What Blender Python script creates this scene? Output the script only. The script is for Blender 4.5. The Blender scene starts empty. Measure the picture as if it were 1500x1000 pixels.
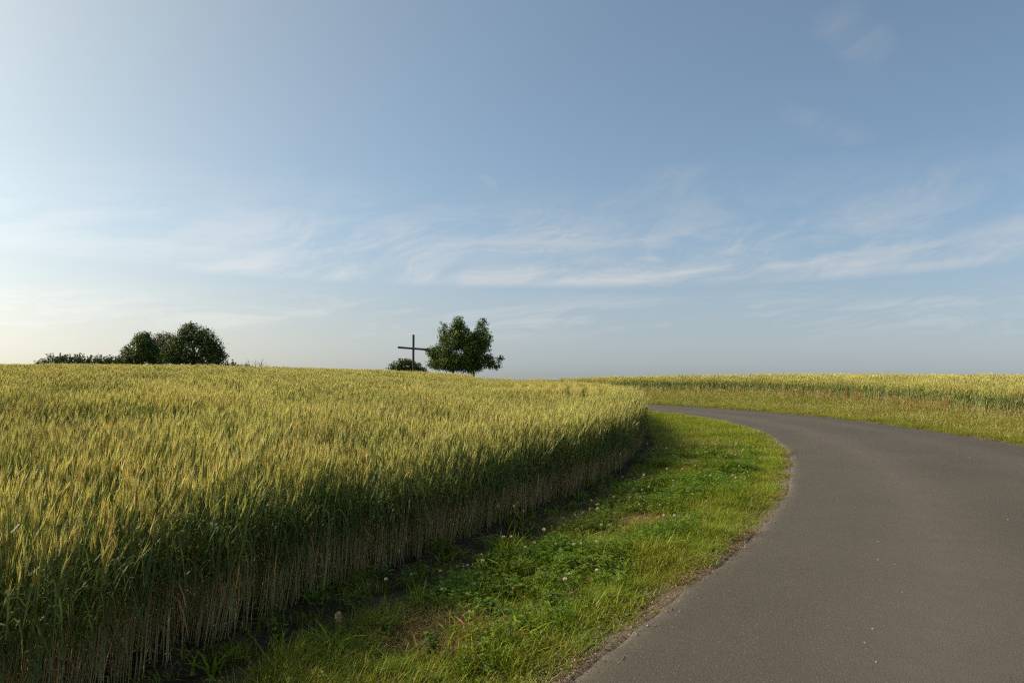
import bpy, math, random
import numpy as np
from mathutils import Vector, Matrix, Euler

random.seed(7)
rng = np.random.default_rng(11)
S = bpy.context.scene
COL = S.collection
R = math.radians

# ------------------------------------------------------------------ terrain
TH = [-2.6, -1.3, -0.606, -0.541, -0.47, -0.394, -0.313, -0.227, -0.138, -0.046, 0.009, 0.092, 0.156, 0.227, 0.394, 0.606, 1.3, 2.6]
BB = [0.012, 0.0181, 0.0181, 0.0181, 0.0176, 0.0167, 0.0148, 0.0125, 0.0088, 0.0047, 0.0028, 0.0019, 0.0033, 0.0047, 0.007, 0.0065, 0.007, 0.012]


def vnoise(x, y, seed=0):
    """smooth value noise in 0..1 on numpy arrays"""
    x = np.asarray(x, float); y = np.asarray(y, float)
    xi = np.floor(x).astype(np.int64); yi = np.floor(y).astype(np.int64)
    fx = x - xi; fy = y - yi
    fx = fx * fx * (3 - 2 * fx); fy = fy * fy * (3 - 2 * fy)

    def h(a, b):
        n = (a * 374761393 + b * 668265263 + seed * 974634721) & 0x7fffffff
        n = ((n ^ (n >> 13)) * 1274126177) & 0x7fffffff
        n = n ^ (n >> 16)
        return (n % 100003) / 100003.0
    return (h(xi, yi) * (1 - fx) + h(xi + 1, yi) * fx) * (1 - fy) + (h(xi, yi + 1) * (1 - fx) + h(xi + 1, yi + 1) * fx) * fy


def fbm(x, y, seed=0, o=3):
    s = 0; a = 1; t = 0
    for k in range(o):
        s = s + a * vnoise(x * 2 ** k, y * 2 ** k, seed + k); t += a; a *= .5
    return s / t


def terr(x, y):
    x = np.asarray(x, float); y = np.asarray(y, float)
    r = np.hypot(x, y)
    b = np.interp(np.arctan2(x, y), TH, BB)
    q = np.minimum(r, 105.0)
    z = b * q - 1.0e-4 * q * q
    return z + (r - q) * (b - 2.0e-4 * 105.0)


def tz(x, y):
    return float(terr(x, y))


# ------------------------------------------------------------------ camera, sky, sun, exposure
cam = bpy.data.cameras.new('camera')
co = bpy.data.objects.new('camera', cam); COL.objects.link(co)
cam.lens = 26.0; cam.sensor_width = 36; cam.clip_end = 6000; cam.clip_start = .05
co.location = (0, 0, 1.6)
co.rotation_euler = (R(90) + math.atan(38 / 1083), 0, 0)
S.camera = co

SUN_AZ, SUN_EL = R(-86), R(37)        # azimuth from +Y, negative = left
W = bpy.data.worlds.new('World'); S.world = W; W.use_nodes = True
nt = W.node_tree; N = nt.nodes; L = nt.links
N.clear()


def nd(tree, t, **k):
    n = tree.nodes.new(t)
    for a, v in k.items():
        if a.startswith('i_'):
            n.inputs[a[2:].replace('_', ' ')].default_value = v
        else:
            setattr(n, a, v)
    return n


def mth(tree, op, a, b=None, c=None, clamp=False):
    n = tree.nodes.new('ShaderNodeMath'); n.operation = op; n.use_clamp = clamp
    for i, v in enumerate((a, b, c)):
        if v is None: continue
        if isinstance(v, (int, float)): n.inputs[i].default_value = v
        else: tree.links.new(v, n.inputs[i])
    return n.outputs[0]


def mapr(tree, v, a, b, c=0., d=1., smooth=True):
    n = tree.nodes.new('ShaderNodeMapRange'); n.clamp = True
    if smooth: n.interpolation_type = 'SMOOTHSTEP'
    tree.links.new(v, n.inputs[0])
    for i, q in enumerate((a, b, c, d)): n.inputs[i + 1].default_value = q
    return n.outputs[0]


def mixc(tree, f, a, b, blend='MIX'):
    n = tree.nodes.new('ShaderNodeMix'); n.data_type = 'RGBA'; n.blend_type = blend
    for i, v in ((0, f), (6, a), (7, b)):
        if isinstance(v, (int, float)): n.inputs[i].default_value = v
        elif isinstance(v, tuple): n.inputs[i].default_value = (*v, 1) if len(v) == 3 else v
        else: tree.links.new(v, n.inputs[i])
    return n.outputs[2]


tc = nd(nt, 'ShaderNodeTexCoord')
sep = nd(nt, 'ShaderNodeSeparateXYZ'); L.new(tc.outputs['Generated'], sep.inputs[0])
zc = mth(nt, 'MAXIMUM', mth(nt, 'MULTIPLY_ADD', sep.outputs[2], 1.1, .07), 0.056)   # the sky is seen from a hill top, above the thickest air
cmb = nd(nt, 'ShaderNodeCombineXYZ')
L.new(sep.outputs[0], cmb.inputs[0]); L.new(sep.outputs[1], cmb.inputs[1]); L.new(zc, cmb.inputs[2])
sky = nd(nt, 'ShaderNodeTexSky', sky_type='NISHITA', sun_disc=False, sun_elevation=SUN_EL, sun_rotation=SUN_AZ % (2 * math.pi),
         altitude=200, air_density=.75, dust_density=4.2, ozone_density=0.0)
L.new(cmb.outputs[0], sky.inputs[0])
# thin cirrus: wisps laid along a band of directions above the horizon
az = mth(nt, 'ARCTAN2', sep.outputs[0], sep.outputs[1])
hor = mth(nt, 'POWER', mth(nt, 'ADD', mth(nt, 'MULTIPLY', sep.outputs[0], sep.outputs[0]), mth(nt, 'MULTIPLY', sep.outputs[1], sep.outputs[1])), .5)
el = mth(nt, 'ARCTAN2', sep.outputs[2], hor)


def cloud_noise(su, sv, shear, scale, detail, off, rough=.62, dist=.6):
    c = nd(nt, 'ShaderNodeCombineXYZ')
    L.new(mth(nt, 'ADD', mth(nt, 'MULTIPLY', az, su), off), c.inputs[0])
    L.new(mth(nt, 'ADD', mth(nt, 'MULTIPLY', el, sv), mth(nt, 'MULTIPLY', az, shear)), c.inputs[1])
    n = nd(nt, 'ShaderNodeTexNoise'); n.inputs['Scale'].default_value = scale; n.inputs['Detail'].default_value = detail
    n.inputs['Roughness'].default_value = rough; n.inputs['Distortion'].default_value = dist
    L.new(c.outputs[0], n.inputs['Vector'])
    return n.outputs[0]


def warp(scale, amt, off):
    """slow sideways drift of the cloud pattern, so that the streaks bend"""
    c = nd(nt, 'ShaderNodeCombineXYZ'); L.new(mth(nt, 'ADD', az, off), c.inputs[0]); L.new(mth(nt, 'MULTIPLY', el, 2.2), c.inputs[1])
    n = nd(nt, 'ShaderNodeTexNoise'); n.inputs['Scale'].default_value = scale; n.inputs['Detail'].default_value = 3
    L.new(c.outputs[0], n.inputs['Vector'])
    return mth(nt, 'MULTIPLY', mth(nt, 'SUBTRACT', n.outputs[0], .5), amt)


WX, WY = warp(2.6, .38, 3.3), warp(3.4, .07, 8.1)
A2, E2 = mth(nt, 'ADD', az, WX), mth(nt, 'ADD', el, WY)


def streak(ang, su, sv, off, detail=10, rough=.68):
    ca, sa = math.cos(ang), math.sin(ang)
    u = mth(nt, 'ADD', mth(nt, 'MULTIPLY', A2, ca), mth(nt, 'MULTIPLY', E2, sa))
    v = mth(nt, 'SUBTRACT', mth(nt, 'MULTIPLY', E2, ca), mth(nt, 'MULTIPLY', A2, sa))
    c = nd(nt, 'ShaderNodeCombineXYZ')
    L.new(mth(nt, 'MULTIPLY', u, su), c.inputs[0]); L.new(mth(nt, 'MULTIPLY', v, sv), c.inputs[1]); c.inputs[2].default_value = off
    n = nd(nt, 'ShaderNodeTexNoise'); n.inputs['Scale'].default_value = 1.0; n.inputs['Detail'].default_value = detail
    n.inputs['Roughness'].default_value = rough; n.inputs['Distortion'].default_value = .25
    L.new(c.outputs[0], n.inputs['Vector'])
    return n.outputs[0]


fan = streak(.42, 7, 30, 3.7)           # feathers rising to the right
flat = streak(.10, 6.0, 34, 9.2)          # long level streaks
soft = cloud_noise(1.3, 3.2, -.5, 2.0, 3, 9.3, .5, .4)
wav = cloud_noise(1.5, 1.0, 0, 2.0, 2, 1.7, .5, .3)
base = mth(nt, 'ADD', mth(nt, 'MULTIPLY', mth(nt, 'POWER', mth(nt, 'SUBTRACT', az, .16), 2), .035),
           mth(nt, 'ADD', .106, mth(nt, 'MULTIPLY', mth(nt, 'SUBTRACT', wav, .5), .014)))
h_ = mth(nt, 'SUBTRACT', el, base)
azl = mth(nt, 'MULTIPLY', mapr(nt, az, -.62, -.12, .42, 1.), mapr(nt, az, .36, .60, 1., .62))
# main veil: crisp lower rim, feathers fading upward
veil = mth(nt, 'MULTIPLY', mth(nt, 'MULTIPLY', mapr(nt, h_, -.003, .010), mapr(nt, h_, .02, .16, 1., 0.)), azl)
m1 = mth(nt, 'MULTIPLY', veil, mapr(nt, mth(nt, 'ADD', mth(nt, 'ADD', mth(nt, 'MULTIPLY', flat, .40), mth(nt, 'MULTIPLY', fan, .30)), mth(nt, 'MULTIPLY', soft, .30)), .40, .60, .07, 1.))
up = mth(nt, 'MULTIPLY', mapr(nt, h_, .0, .05), mapr(nt, h_, .05, .16, 1., 0.))
m2 = mth(nt, 'MULTIPLY', mth(nt, 'MULTIPLY', up, mth(nt, 'MULTIPLY', mapr(nt, az, -.45, .0, .25, 1.), mapr(nt, az, .38, .62, 1., .45))),
         mth(nt, 'MULTIPLY', mapr(nt, fan, .42, .66), mapr(nt, soft, .34, .54)))
# faint level streaks under the rim, and lone wisps higher up
m3 = mth(nt, 'MULTIPLY', mth(nt, 'MULTIPLY', mapr(nt, el, .02, .06), mapr(nt, el, .115, .07, 0., 1.)), mth(nt, 'MULTIPLY', mapr(nt, flat, .46, .66), .42))


def puff(a0, e0, ra, re_, k, sl):
    d2 = mth(nt, 'ADD', mth(nt, 'POWER', mth(nt, 'DIVIDE', mth(nt, 'SUBTRACT', A2, a0), ra), 2),
             mth(nt, 'POWER', mth(nt, 'DIVIDE', mth(nt, 'ADD', mth(nt, 'SUBTRACT', E2, e0), mth(nt, 'MULTIPLY', mth(nt, 'SUBTRACT', A2, a0), sl)), re_), 2))
    return mth(nt, 'MULTIPLY', mth(nt, 'MULTIPLY', mapr(nt, d2, 0., 1., 1., 0.), mapr(nt, fan, .30, .72)), k)


dens = mth(nt, 'MAXIMUM', mth(nt, 'MAXIMUM', m1, mth(nt, 'MULTIPLY', m2, 1.1)), m3)
for q in ((.015, .247, .022, .010, .42, .5), (.43, .39, .09, .03, .26, .45), (.44, .30, .08, .026, .24, .45), (.22, .225, .13, .03, .40, -.25)):
    dens = mth(nt, 'MAXIMUM', dens, puff(*q))
dens = mth(nt, 'MULTIPLY', dens, .62, clamp=True)
skc = nd(nt, 'ShaderNodeHueSaturation'); skc.inputs['Saturation'].default_value = 1.0
L.new(sky.outputs[0], skc.inputs['Color'])
bw = nd(nt, 'ShaderNodeRGBToBW'); L.new(skc.outputs[0], bw.inputs[0])
lum = mth(nt, 'ADD', mth(nt, 'MULTIPLY', bw.outputs[0], 1.0), 1.55)
cc = nd(nt, 'ShaderNodeCombineXYZ')
for i, k in enumerate((1.03, 1.0, .97)):
    L.new(mth(nt, 'MULTIPLY', lum, k), cc.inputs[i])
grad = mixc(nt, 1.0, skc.outputs[0], (1.0, 1.115, 1.03), 'MULTIPLY')
# summer dust low in the air takes the blue out of the last degrees
sdot = mth(nt, 'ADD', mth(nt, 'ADD', mth(nt, 'MULTIPLY', sep.outputs[0], math.cos(SUN_EL) * math.sin(SUN_AZ)), mth(nt, 'MULTIPLY', sep.outputs[1], math.cos(SUN_EL) * math.cos(SUN_AZ))), mth(nt, 'MULTIPLY', sep.outputs[2], math.sin(SUN_EL)))
aure = mapr(nt, sdot, .25, .90)                    # and whitens it round the sun
dust_col = mixc(nt, mapr(nt, sdot, -.05, .5), (.955, 1.0, 1.05), (1.095, .985, .81))
grey = nd(nt, 'ShaderNodeCombineXYZ')
for i in range(3): L.new(bw.outputs[0], grey.inputs[i])
grad = mixc(nt, mth(nt, 'MULTIPLY', aure, .55), grad, mixc(nt, 1.0, grey.outputs[0], (.90, .98, .93), 'MULTIPLY'))
grad = mixc(nt, mapr(nt, el, .20, -.03, 0., .72), grad, mixc(nt, 1.0, grey.outputs[0], dust_col, 'MULTIPLY'))
skymix = mixc(nt, dens, grad, cc.outputs[0])
bg = nd(nt, 'ShaderNodeBackground'); bg.inputs['Strength'].default_value = .15
L.new(skymix, bg.inputs[0])
wo = nd(nt, 'ShaderNodeOutputWorld'); L.new(bg.outputs[0], wo.inputs[0])

sl = bpy.data.lights.new('sun', 'SUN'); so = bpy.data.objects.new('sun', sl); COL.objects.link(so)
sl.energy = 4.4; sl.angle = R(.6); sl.color = (1.0, .87, .66)
sd = Vector((math.cos(SUN_EL) * math.sin(SUN_AZ), math.cos(SUN_EL) * math.cos(SUN_AZ), math.sin(SUN_EL)))
so.rotation_euler = sd.to_track_quat('Z', 'Y').to_euler(); so.location = (-20, 0, 20)
S.view_settings.view_transform = 'Standard'; S.view_settings.look = 'None'
S.view_settings.exposure = 0.28; S.view_settings.gamma = 1.0; S.view_settings.use_curve_mapping = False
S.render.engine = 'CYCLES'; S.cycles.use_denoising = False; S.cycles.filter_width = 1.2
S.cycles.max_bounces = 6; S.cycles.diffuse_bounces = 3; S.cycles.transmission_bounces = 4; S.cycles.transparent_max_bounces = 4


# ------------------------------------------------------------------ materials
def mat(name):
    m = bpy.data.materials.new(name); m.use_nodes = True
    t = m.node_tree; t.nodes.clear()
    return m, t


def leaf_mat(name, trans=.35, var=.25, rough=.6, spec=.25, patch=None):
    """two-sided plant material: colour from the mesh's own 'Col' (kind of tissue), varied from plant to plant"""
    m, t = mat(name)
    at = nd(t, 'ShaderNodeAttribute', attribute_name='Col')
    ins = nd(t, 'ShaderNodeAttribute', attribute_name='tint', attribute_type='INSTANCER')
    geo = nd(t, 'ShaderNodeNewGeometry')
    c = at.outputs['Color']
    hs = nd(t, 'ShaderNodeHueSaturation')
    no = nd(t, 'ShaderNodeTexNoise'); no.inputs['Scale'].default_value = 1.3; no.inputs['Detail'].default_value = 3
    t.links.new(geo.outputs['Position'], no.inputs['Vector'])
    v = mth(t, 'ADD', mth(t, 'MULTIPLY', mth(t, 'SUBTRACT', geo.outputs['Random Per Island'], .5), var),
            mth(t, 'ADD', 1.0, mth(t, 'MULTIPLY', ins.outputs['Fac'], .5)))
    t.links.new(c, hs.inputs['Color']); t.links.new(v, hs.inputs['Value'])
    t.links.new(mth(t, 'ADD', .5, mth(t, 'MULTIPLY', mth(t, 'SUBTRACT', no.outputs[0], .5), .10)), hs.inputs['Hue'])
    p = nd(t, 'ShaderNodeBsdfPrincipled'); p.inputs['Roughness'].default_value = rough
    p.inputs['Specular IOR Level'].default_value = spec
    t.links.new(hs.outputs[0], p.inputs['Base Color'])
    tr = nd(t, 'ShaderNodeBsdfTranslucent')
    t.links.new(mixc(t, 1.0, hs.outputs[0], (1.15, 1.05, .6), 'MULTIPLY'), tr.inputs[0])
    mx = nd(t, 'ShaderNodeMixShader'); mx.inputs[0].default_value = trans
    t.links.new(p.outputs[0], mx.inputs[1]); t.links.new(tr.outputs[0], mx.inputs[2])
    o = nd(t, 'ShaderNodeOutputMaterial'); t.links.new(mx.outputs[0], o.inputs[0])
    return m


M_WHEAT = leaf_mat('wheat_plant', .30, .35, .55, .3)
M_GRASS = leaf_mat('grass_blade', .40, .40, .5, .3)
M_LEAF = leaf_mat('tree_leaf', .22, .5, .5, .3)
M_FLOWER = leaf_mat('flower_petal', .3, .2, .8, .1)


def bark_mat(name, a, b, sc=14, stretch=.25):
    m, t = mat(name)
    tcn = nd(t, 'ShaderNodeTexCoord'); mp = nd(t, 'ShaderNodeMapping'); mp.inputs['Scale'].default_value = (1, 1, stretch)
    t.links.new(tcn.outputs['Object'], mp.inputs[0])
    n = nd(t, 'ShaderNodeTexNoise'); n.inputs['Scale'].default_value = sc; n.inputs['Detail'].default_value = 6
    t.links.new(mp.outputs[0], n.inputs['Vector'])
    p = nd(t, 'ShaderNodeBsdfPrincipled'); p.inputs['Roughness'].default_value = .85
    t.links.new(mixc(t, mapr(t, n.outputs[0], .3, .7), a, b), p.inputs['Base Color'])
    bu = nd(t, 'ShaderNodeBump'); bu.inputs['Strength'].default_value = .6; bu.inputs['Distance'].default_value = .03
    t.links.new(n.outputs[0], bu.inputs['Height']); t.links.new(bu.outputs[0], p.inputs['Normal'])
    o = nd(t, 'ShaderNodeOutputMaterial'); t.links.new(p.outputs[0], o.inputs[0])
    return m


M_BARK = bark_mat('bark', (.05, .038, .028), (.11, .085, .06))
M_TWIG = bark_mat('dead_twig', (.06, .05, .055), (.12, .10, .10), 20)
M_OAK = bark_mat('weathered_beam', (.035, .032, .03), (.075, .068, .06), 9, .12)


def ground_mat():
    m, t = mat('ground_soil')
    geo = nd(t, 'ShaderNodeNewGeometry')
    sh = nd(t, 'ShaderNodeAttribute', attribute_name='shoulder'); fi = nd(t, 'ShaderNodeAttribute', attribute_name='field')

    def noi(sc, d=5, r=.6):
        n = nd(t, 'ShaderNodeTexNoise'); n.inputs['Scale'].default_value = sc; n.inputs['Detail'].default_value = d
        n.inputs['Roughness'].default_value = r
        t.links.new(geo.outputs['Position'], n.inputs['Vector']); return n.outputs[0]
    n1, n2, n3 = noi(1.6), noi(22, 6), noi(140, 3)
    turf = mixc(t, mapr(t, n1, .38, .62), (.055, .06, .018), (.13, .10, .045))
    turf = mixc(t, mapr(t, n2, .35, .68), mixc(t, .5, turf, (.03, .028, .014)), turf)
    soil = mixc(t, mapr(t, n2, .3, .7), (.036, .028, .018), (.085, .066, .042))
    grav = mixc(t, mapr(t, n3, .35, .66), (.10, .075, .05), (.23, .18, .125))
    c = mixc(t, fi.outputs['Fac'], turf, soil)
    c = mixc(t, mapr(t, mth(t, 'ADD', sh.outputs['Fac'], mth(t, 'MULTIPLY', mth(t, 'SUBTRACT', n2, .5), .9)), .35, .7), c, grav)
    p = nd(t, 'ShaderNodeBsdfPrincipled'); p.inputs['Roughness'].default_value = .95; p.inputs['Specular IOR Level'].default_value = .1
    t.links.new(c, p.inputs['Base Color'])
    bu = nd(t, 'ShaderNodeBump'); bu.inputs['Strength'].default_value = .9; bu.inputs['Distance'].default_value = .03
    t.links.new(mth(t, 'ADD', n2, mth(t, 'MULTIPLY', n3, .35)), bu.inputs['Height']); t.links.new(bu.outputs[0], p.inputs['Normal'])
    o = nd(t, 'ShaderNodeOutputMaterial'); t.links.new(p.outputs[0], o.inputs[0])
    return m


def asphalt_mat():
    m, t = mat('asphalt')
    geo = nd(t, 'ShaderNodeNewGeometry')
    ed = nd(t, 'ShaderNodeAttribute', attribute_name='edge'); ln = nd(t, 'ShaderNodeAttribute', attribute_name='lane')

    def noi(sc, d=4, r=.6):
        n = nd(t, 'ShaderNodeTexNoise'); n.inputs['Scale'].default_value = sc; n.inputs['Detail'].default_value = d
        n.inputs['Roughness'].default_value = r
        t.links.new(geo.outputs['Position'], n.inputs['Vector']); return n.outputs[0]
    n0, n1, n2 = noi(.5, 4), noi(5, 6, .7), noi(90, 3, .7)
    vo = nd(t, 'ShaderNodeTexVoronoi'); vo.inputs['Scale'].default_value = 85
    t.links.new(geo.outputs['Position'], vo.inputs['Vector'])
    vs = nd(t, 'ShaderNodeSeparateColor'); t.links.new(vo.outputs['Color'], vs.inputs[0])
    c = mixc(t, mapr(t, n0, .3, .7), (.056, .047, .0335), (.072, .061, .0445))
    c = mixc(t, mapr(t, n1, .3, .72, 0, .55), c, (.058, .050, .042))
    c = mixc(t, mapr(t, n2, .40, .75, 0, .65), c, (.122, .105, .080))
    c = mixc(t, mapr(t, n2, .36, .18, 0, .8), c, (.035, .03, .026))
    c = mixc(t, mth(t, 'MULTIPLY', mth(t, 'GREATER_THAN', vs.outputs[0], .975), mapr(t, vo.outputs['Distance'], .38, .22, 0, .6)), c, (.30, .26, .21))
    c = mixc(t, mth(t, 'MULTIPLY', ln.outputs['Fac'], mapr(t, n1, .2, .8, .35, .95)), c, (.108, .088, .073))
    c = mixc(t, mapr(t, mth(t, 'ADD', ed.outputs['Fac'], mth(t, 'MULTIPLY', mth(t, 'SUBTRACT', n1, .5), .8)), .45, 1.1, 0, .6), c, (.19, .16, .13))
    p = nd(t, 'ShaderNodeBsdfPrincipled'); p.inputs['Roughness'].default_value = .82; p.inputs['Specular IOR Level'].default_value = .25
    t.links.new(c, p.inputs['Base Color'])
    bu = nd(t, 'ShaderNodeBump'); bu.inputs['Strength'].default_value = .55; bu.inputs['Distance'].default_value = .006
    t.links.new(mth(t, 'ADD', n2, mth(t, 'MULTIPLY', vo.outputs['Distance'], -.5)), bu.inputs['Height']); t.links.new(bu.outputs[0], p.inputs['Normal'])
    o = nd(t, 'ShaderNodeOutputMaterial'); t.links.new(p.outputs[0], o.inputs[0])
    return m


def plain_mat(name, c, rough=.8):
    m, t = mat(name)
    geo = nd(t, 'ShaderNodeNewGeometry')
    n = nd(t, 'ShaderNodeTexNoise'); n.inputs['Scale'].default_value = 60; t.links.new(geo.outputs['Position'], n.inputs['Vector'])
    p = nd(t, 'ShaderNodeBsdfPrincipled'); p.inputs['Roughness'].default_value = rough
    t.links.new(mixc(t, n.outputs[0], tuple(v * .7 for v in c), tuple(min(1, v * 1.25) for v in c)), p.inputs['Base Color'])
    o = nd(t, 'ShaderNodeOutputMaterial'); t.links.new(p.outputs[0], o.inputs[0])
    return m


# ------------------------------------------------------------------ polylines (metres) and helpers
FIELD_EDGE = [(-2.6, 0.3), (-2.25, 1.6), (-1.98, 3.0), (-1.82, 3.6), (-1.64, 4.22), (-1.34, 5.0), (-.84, 6.06), (-.07, 7.71), (.69, 9.36), (1.56, 11.26), (2.28, 13.72),
              (2.72, 15.9), (3.0, 18.2), (3.28, 21.), (3.42, 24.), (3.25, 27.), (2.55, 30.5), (1.4, 34), (-.3, 38), (-2.0, 42.5), (-3.6, 50), (-4.3, 60), (-4.4, 75), (-4.0, 100)]
INNER = [(-1.4, -3.0), (-.85, .8), (-.45, 2.4), (-.27, 3.12), (.19, 3.74), (.57, 4.33), (1.10, 5.15), (1.93, 6.48), (3.07, 8.53), (4.36, 11.7), (4.98, 13.5), (5.62, 16.18), (5.93, 18.7), (5.95, 21.6),
         (5.55, 24.4), (4.75, 27.), (3.7, 30.), (2.5, 33.5), (1., 37.5), (-.6, 42), (-2.1, 50), (-2.7, 60), (-2.8, 75), (-2., 100), (2, 140)]
OUTER = [(2.6, -4.5), (4.3, -2.2), (6.0, .8), (7.4, 3.6), (8.6, 7.0), (9.4, 10.2), (9.75, 12.2), (9.85, 14.2), (9.95, 16.6), (9.8, 19.4), (9.3, 22.5), (8.3, 26.1), (6.95, 29.6), (5.75, 32.0),
         (4.7, 35), (3.3, 39), (2.2, 43), (1.0, 50), (.6, 60), (.8, 75), (1.8, 100), (6, 140)]
RFIELD = [(11.6, -3), (12.3, 3), (12.8, 8), (13.1, 14), (13.3, 19.8), (13.75, 24.5), (13.85, 29.2), (13.35, 34.), (12.4, 39.4), (9.9, 44.3), (7.4, 50), (5.6, 56), (5.0, 64), (5.2, 80), (6.5, 110)]


def spline(p, n=12):
    p = [Vector((a, b, 0)) for a, b in p]; out = []
    for i in range(len(p) - 1):
        a = p[max(i - 1, 0)]; b = p[i]; c = p[i + 1]; d = p[min(i + 2, len(p) - 1)]
        for k in range(n):
            t = k / n
            q = .5 * ((2 * b) + (c - a) * t + (2 * a - 5 * b + 4 * c - d) * t * t + (3 * b - a - 3 * c + d) * t ** 3)
            out.append((q.x, q.y))
    out.append((p[-1].x, p[-1].y))
    return np.array(out)


def resample(p, n):
    s = np.r_[0, np.cumsum(np.hypot(*np.diff(p, axis=0).T))]
    u = np.linspace(0, s[-1], n)
    return np.c_[np.interp(u, s, p[:, 0]), np.interp(u, s, p[:, 1])]


sFE, sIN, sOU, sRF = spline(FIELD_EDGE, 6), spline(INNER, 6), spline(OUTER, 6), spline(RFIELD, 6)


def inside(poly, x, y):
    poly = np.asarray(poly); c = np.zeros(np.shape(x), bool)
    x0, y0 = poly[-1]
    for x1, y1 in poly:
        if y0 != y1:
            k = ((y1 > y) != (y0 > y)) & (x < (x0 - x1) * (y - y1) / (y0 - y1) + x1)
            c ^= k
        x0, y0 = x1, y1
    return c


def dist(poly, x, y, chunk=40000):
    a = poly[:-1]; d = np.diff(poly, axis=0); l2 = (d ** 2).sum(1) + 1e-12
    out = np.empty(x.shape)
    for s in range(0, x.size, chunk):
        px = x[s:s + chunk, None]; py = y[s:s + chunk, None]
        t = np.clip(((px - a[:, 0]) * d[:, 0] + (py - a[:, 1]) * d[:, 1]) / l2, 0, 1)
        out[s:s + chunk] = np.sqrt(((px - a[:, 0] - t * d[:, 0]) ** 2 + (py - a[:, 1] - t * d[:, 1]) ** 2).min(1))
    return out


P_LEFT = np.r_[sFE, [(-4, 120), (-200, 120), (-200, .3)]]
P_RIGHT = np.r_[sRF, [(200, 110), (200, -3)]]
P_ROAD = np.r_[sIN, sOU[::-1]]
P_VERGE_L = np.r_[sFE[sFE[:, 1] > -5], sIN[::-1]]
P_VERGE_R = np.r_[sOU, sRF[::-1]]


def mesh_obj(name, v, f, m=None, parent=None, cols=None, link=True, smooth=False):
    me = bpy.data.meshes.new(name)
    me.from_pydata(v if isinstance(v, list) else v.tolist(), [], f); me.update()
    if m:
        for q in (m if isinstance(m, (list, tuple)) else [m]): me.materials.append(q)
    if cols is not None:
        a = me.attributes.new('Col', 'FLOAT_COLOR', 'POINT')
        c = np.asarray(cols, np.float32)
        a.data.foreach_set('color', np.c_[c, np.ones(len(c), np.float32)].ravel())
    if smooth: me.polygons.foreach_set('use_smooth', [True] * len(me.polygons))
    o = bpy.data.objects.new(name, me)
    if link: COL.objects.link(o)
    if parent: o.parent = parent
    return o


def tag(o, label=None, cat=None, group=None, kind=None):
    for k, v in (('label', label), ('category', cat), ('group', group), ('kind', kind)):
        if v: o[k] = v
    return o


def empty(name, loc, rz=0):
    o = bpy.data.objects.new(name, None); COL.objects.link(o)
    o.location = loc; o.rotation_euler = (0, 0, rz); o.empty_display_size = .2
    return o


def setattr_f(o, name, arr):
    a = o.data.attributes.new(name, 'FLOAT', 'POINT'); a.data.foreach_set('value', np.asarray(arr, np.float32))


# ------------------------------------------------------------------ ground sheet (one polar grid reaching far past the crest)
def ground():
    fwd = np.linspace(-.95, .95, 760); bk = np.linspace(.95, 2 * math.pi - .95, 150)[1:-1]
    th = np.r_[fwd, bk]
    rr = np.r_[.4, np.geomspace(1.2, 34, 330), np.geomspace(34.6, 130, 70), np.geomspace(145, 2500, 16)]
    T, RR = np.meshgrid(th, rr)
    x = (RR * np.sin(T)).ravel(); y = (RR * np.cos(T)).ravel()
    z = terr(x, y)
    near = np.hypot(x, y) < 60
    di = np.full(x.shape, 9.); do = di.copy(); df = di.copy(); dr = di.copy()
    xn, yn = x[near], y[near]
    di[near] = dist(sIN, xn, yn); do[near] = dist(sOU, xn, yn); df[near] = dist(sFE, xn, yn); dr[near] = dist(sRF, xn, yn)
    road = inside(P_ROAD, x, y)
    fl = inside(P_LEFT, x, y) | inside(P_RIGHT, x, y)
    de = np.minimum(di, do)
    lump = (fbm(x * 1.6, y * 1.6, 3) - .5) * .15 + (fbm(x * 6, y * 6, 8) - .5) * .06
    w = np.clip((de - .06) / .5, 0, 1) * (~road) * near
    z = z + lump * w - .012 * (~road) - .03 * road * np.clip(de / .05, 0, 1)
    # shallow furrow where the drill turned beside the crop
    z -= .05 * np.exp(-((df - .12) / .18) ** 2) * near
    n = len(th); m = len(rr)
    V = np.c_[x, y, z]
    F = []
    for j in range(m - 1):
        a = j * n; b = a + n
        F += [(a + i, a + (i + 1) % n, b + (i + 1) % n, b + i) for i in range(n)]
    F.append(tuple(range(n - 1, -1, -1)))
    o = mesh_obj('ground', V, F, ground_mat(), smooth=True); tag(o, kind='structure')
    sh = np.exp(-np.maximum(de - .03, 0) / .08) * np.where(road, 1, 1)
    setattr_f(o, 'shoulder', sh)
    setattr_f(o, 'field', np.clip(fl * 1.0 + np.exp(-(df / .42) ** 2) * near, 0, 1))  # soil colour spills past the crop edge: real bare earth plus added shade
    return o


ground()


def gz(x, y):
    """terrain height incl. the verge lumps (arrays)"""
    x = np.asarray(x, float); y = np.asarray(y, float)
    lump = (fbm(x * 1.6, y * 1.6, 3) - .5) * .15 + (fbm(x * 6, y * 6, 8) - .5) * .06
    return terr(x, y) + lump - .02


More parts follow.
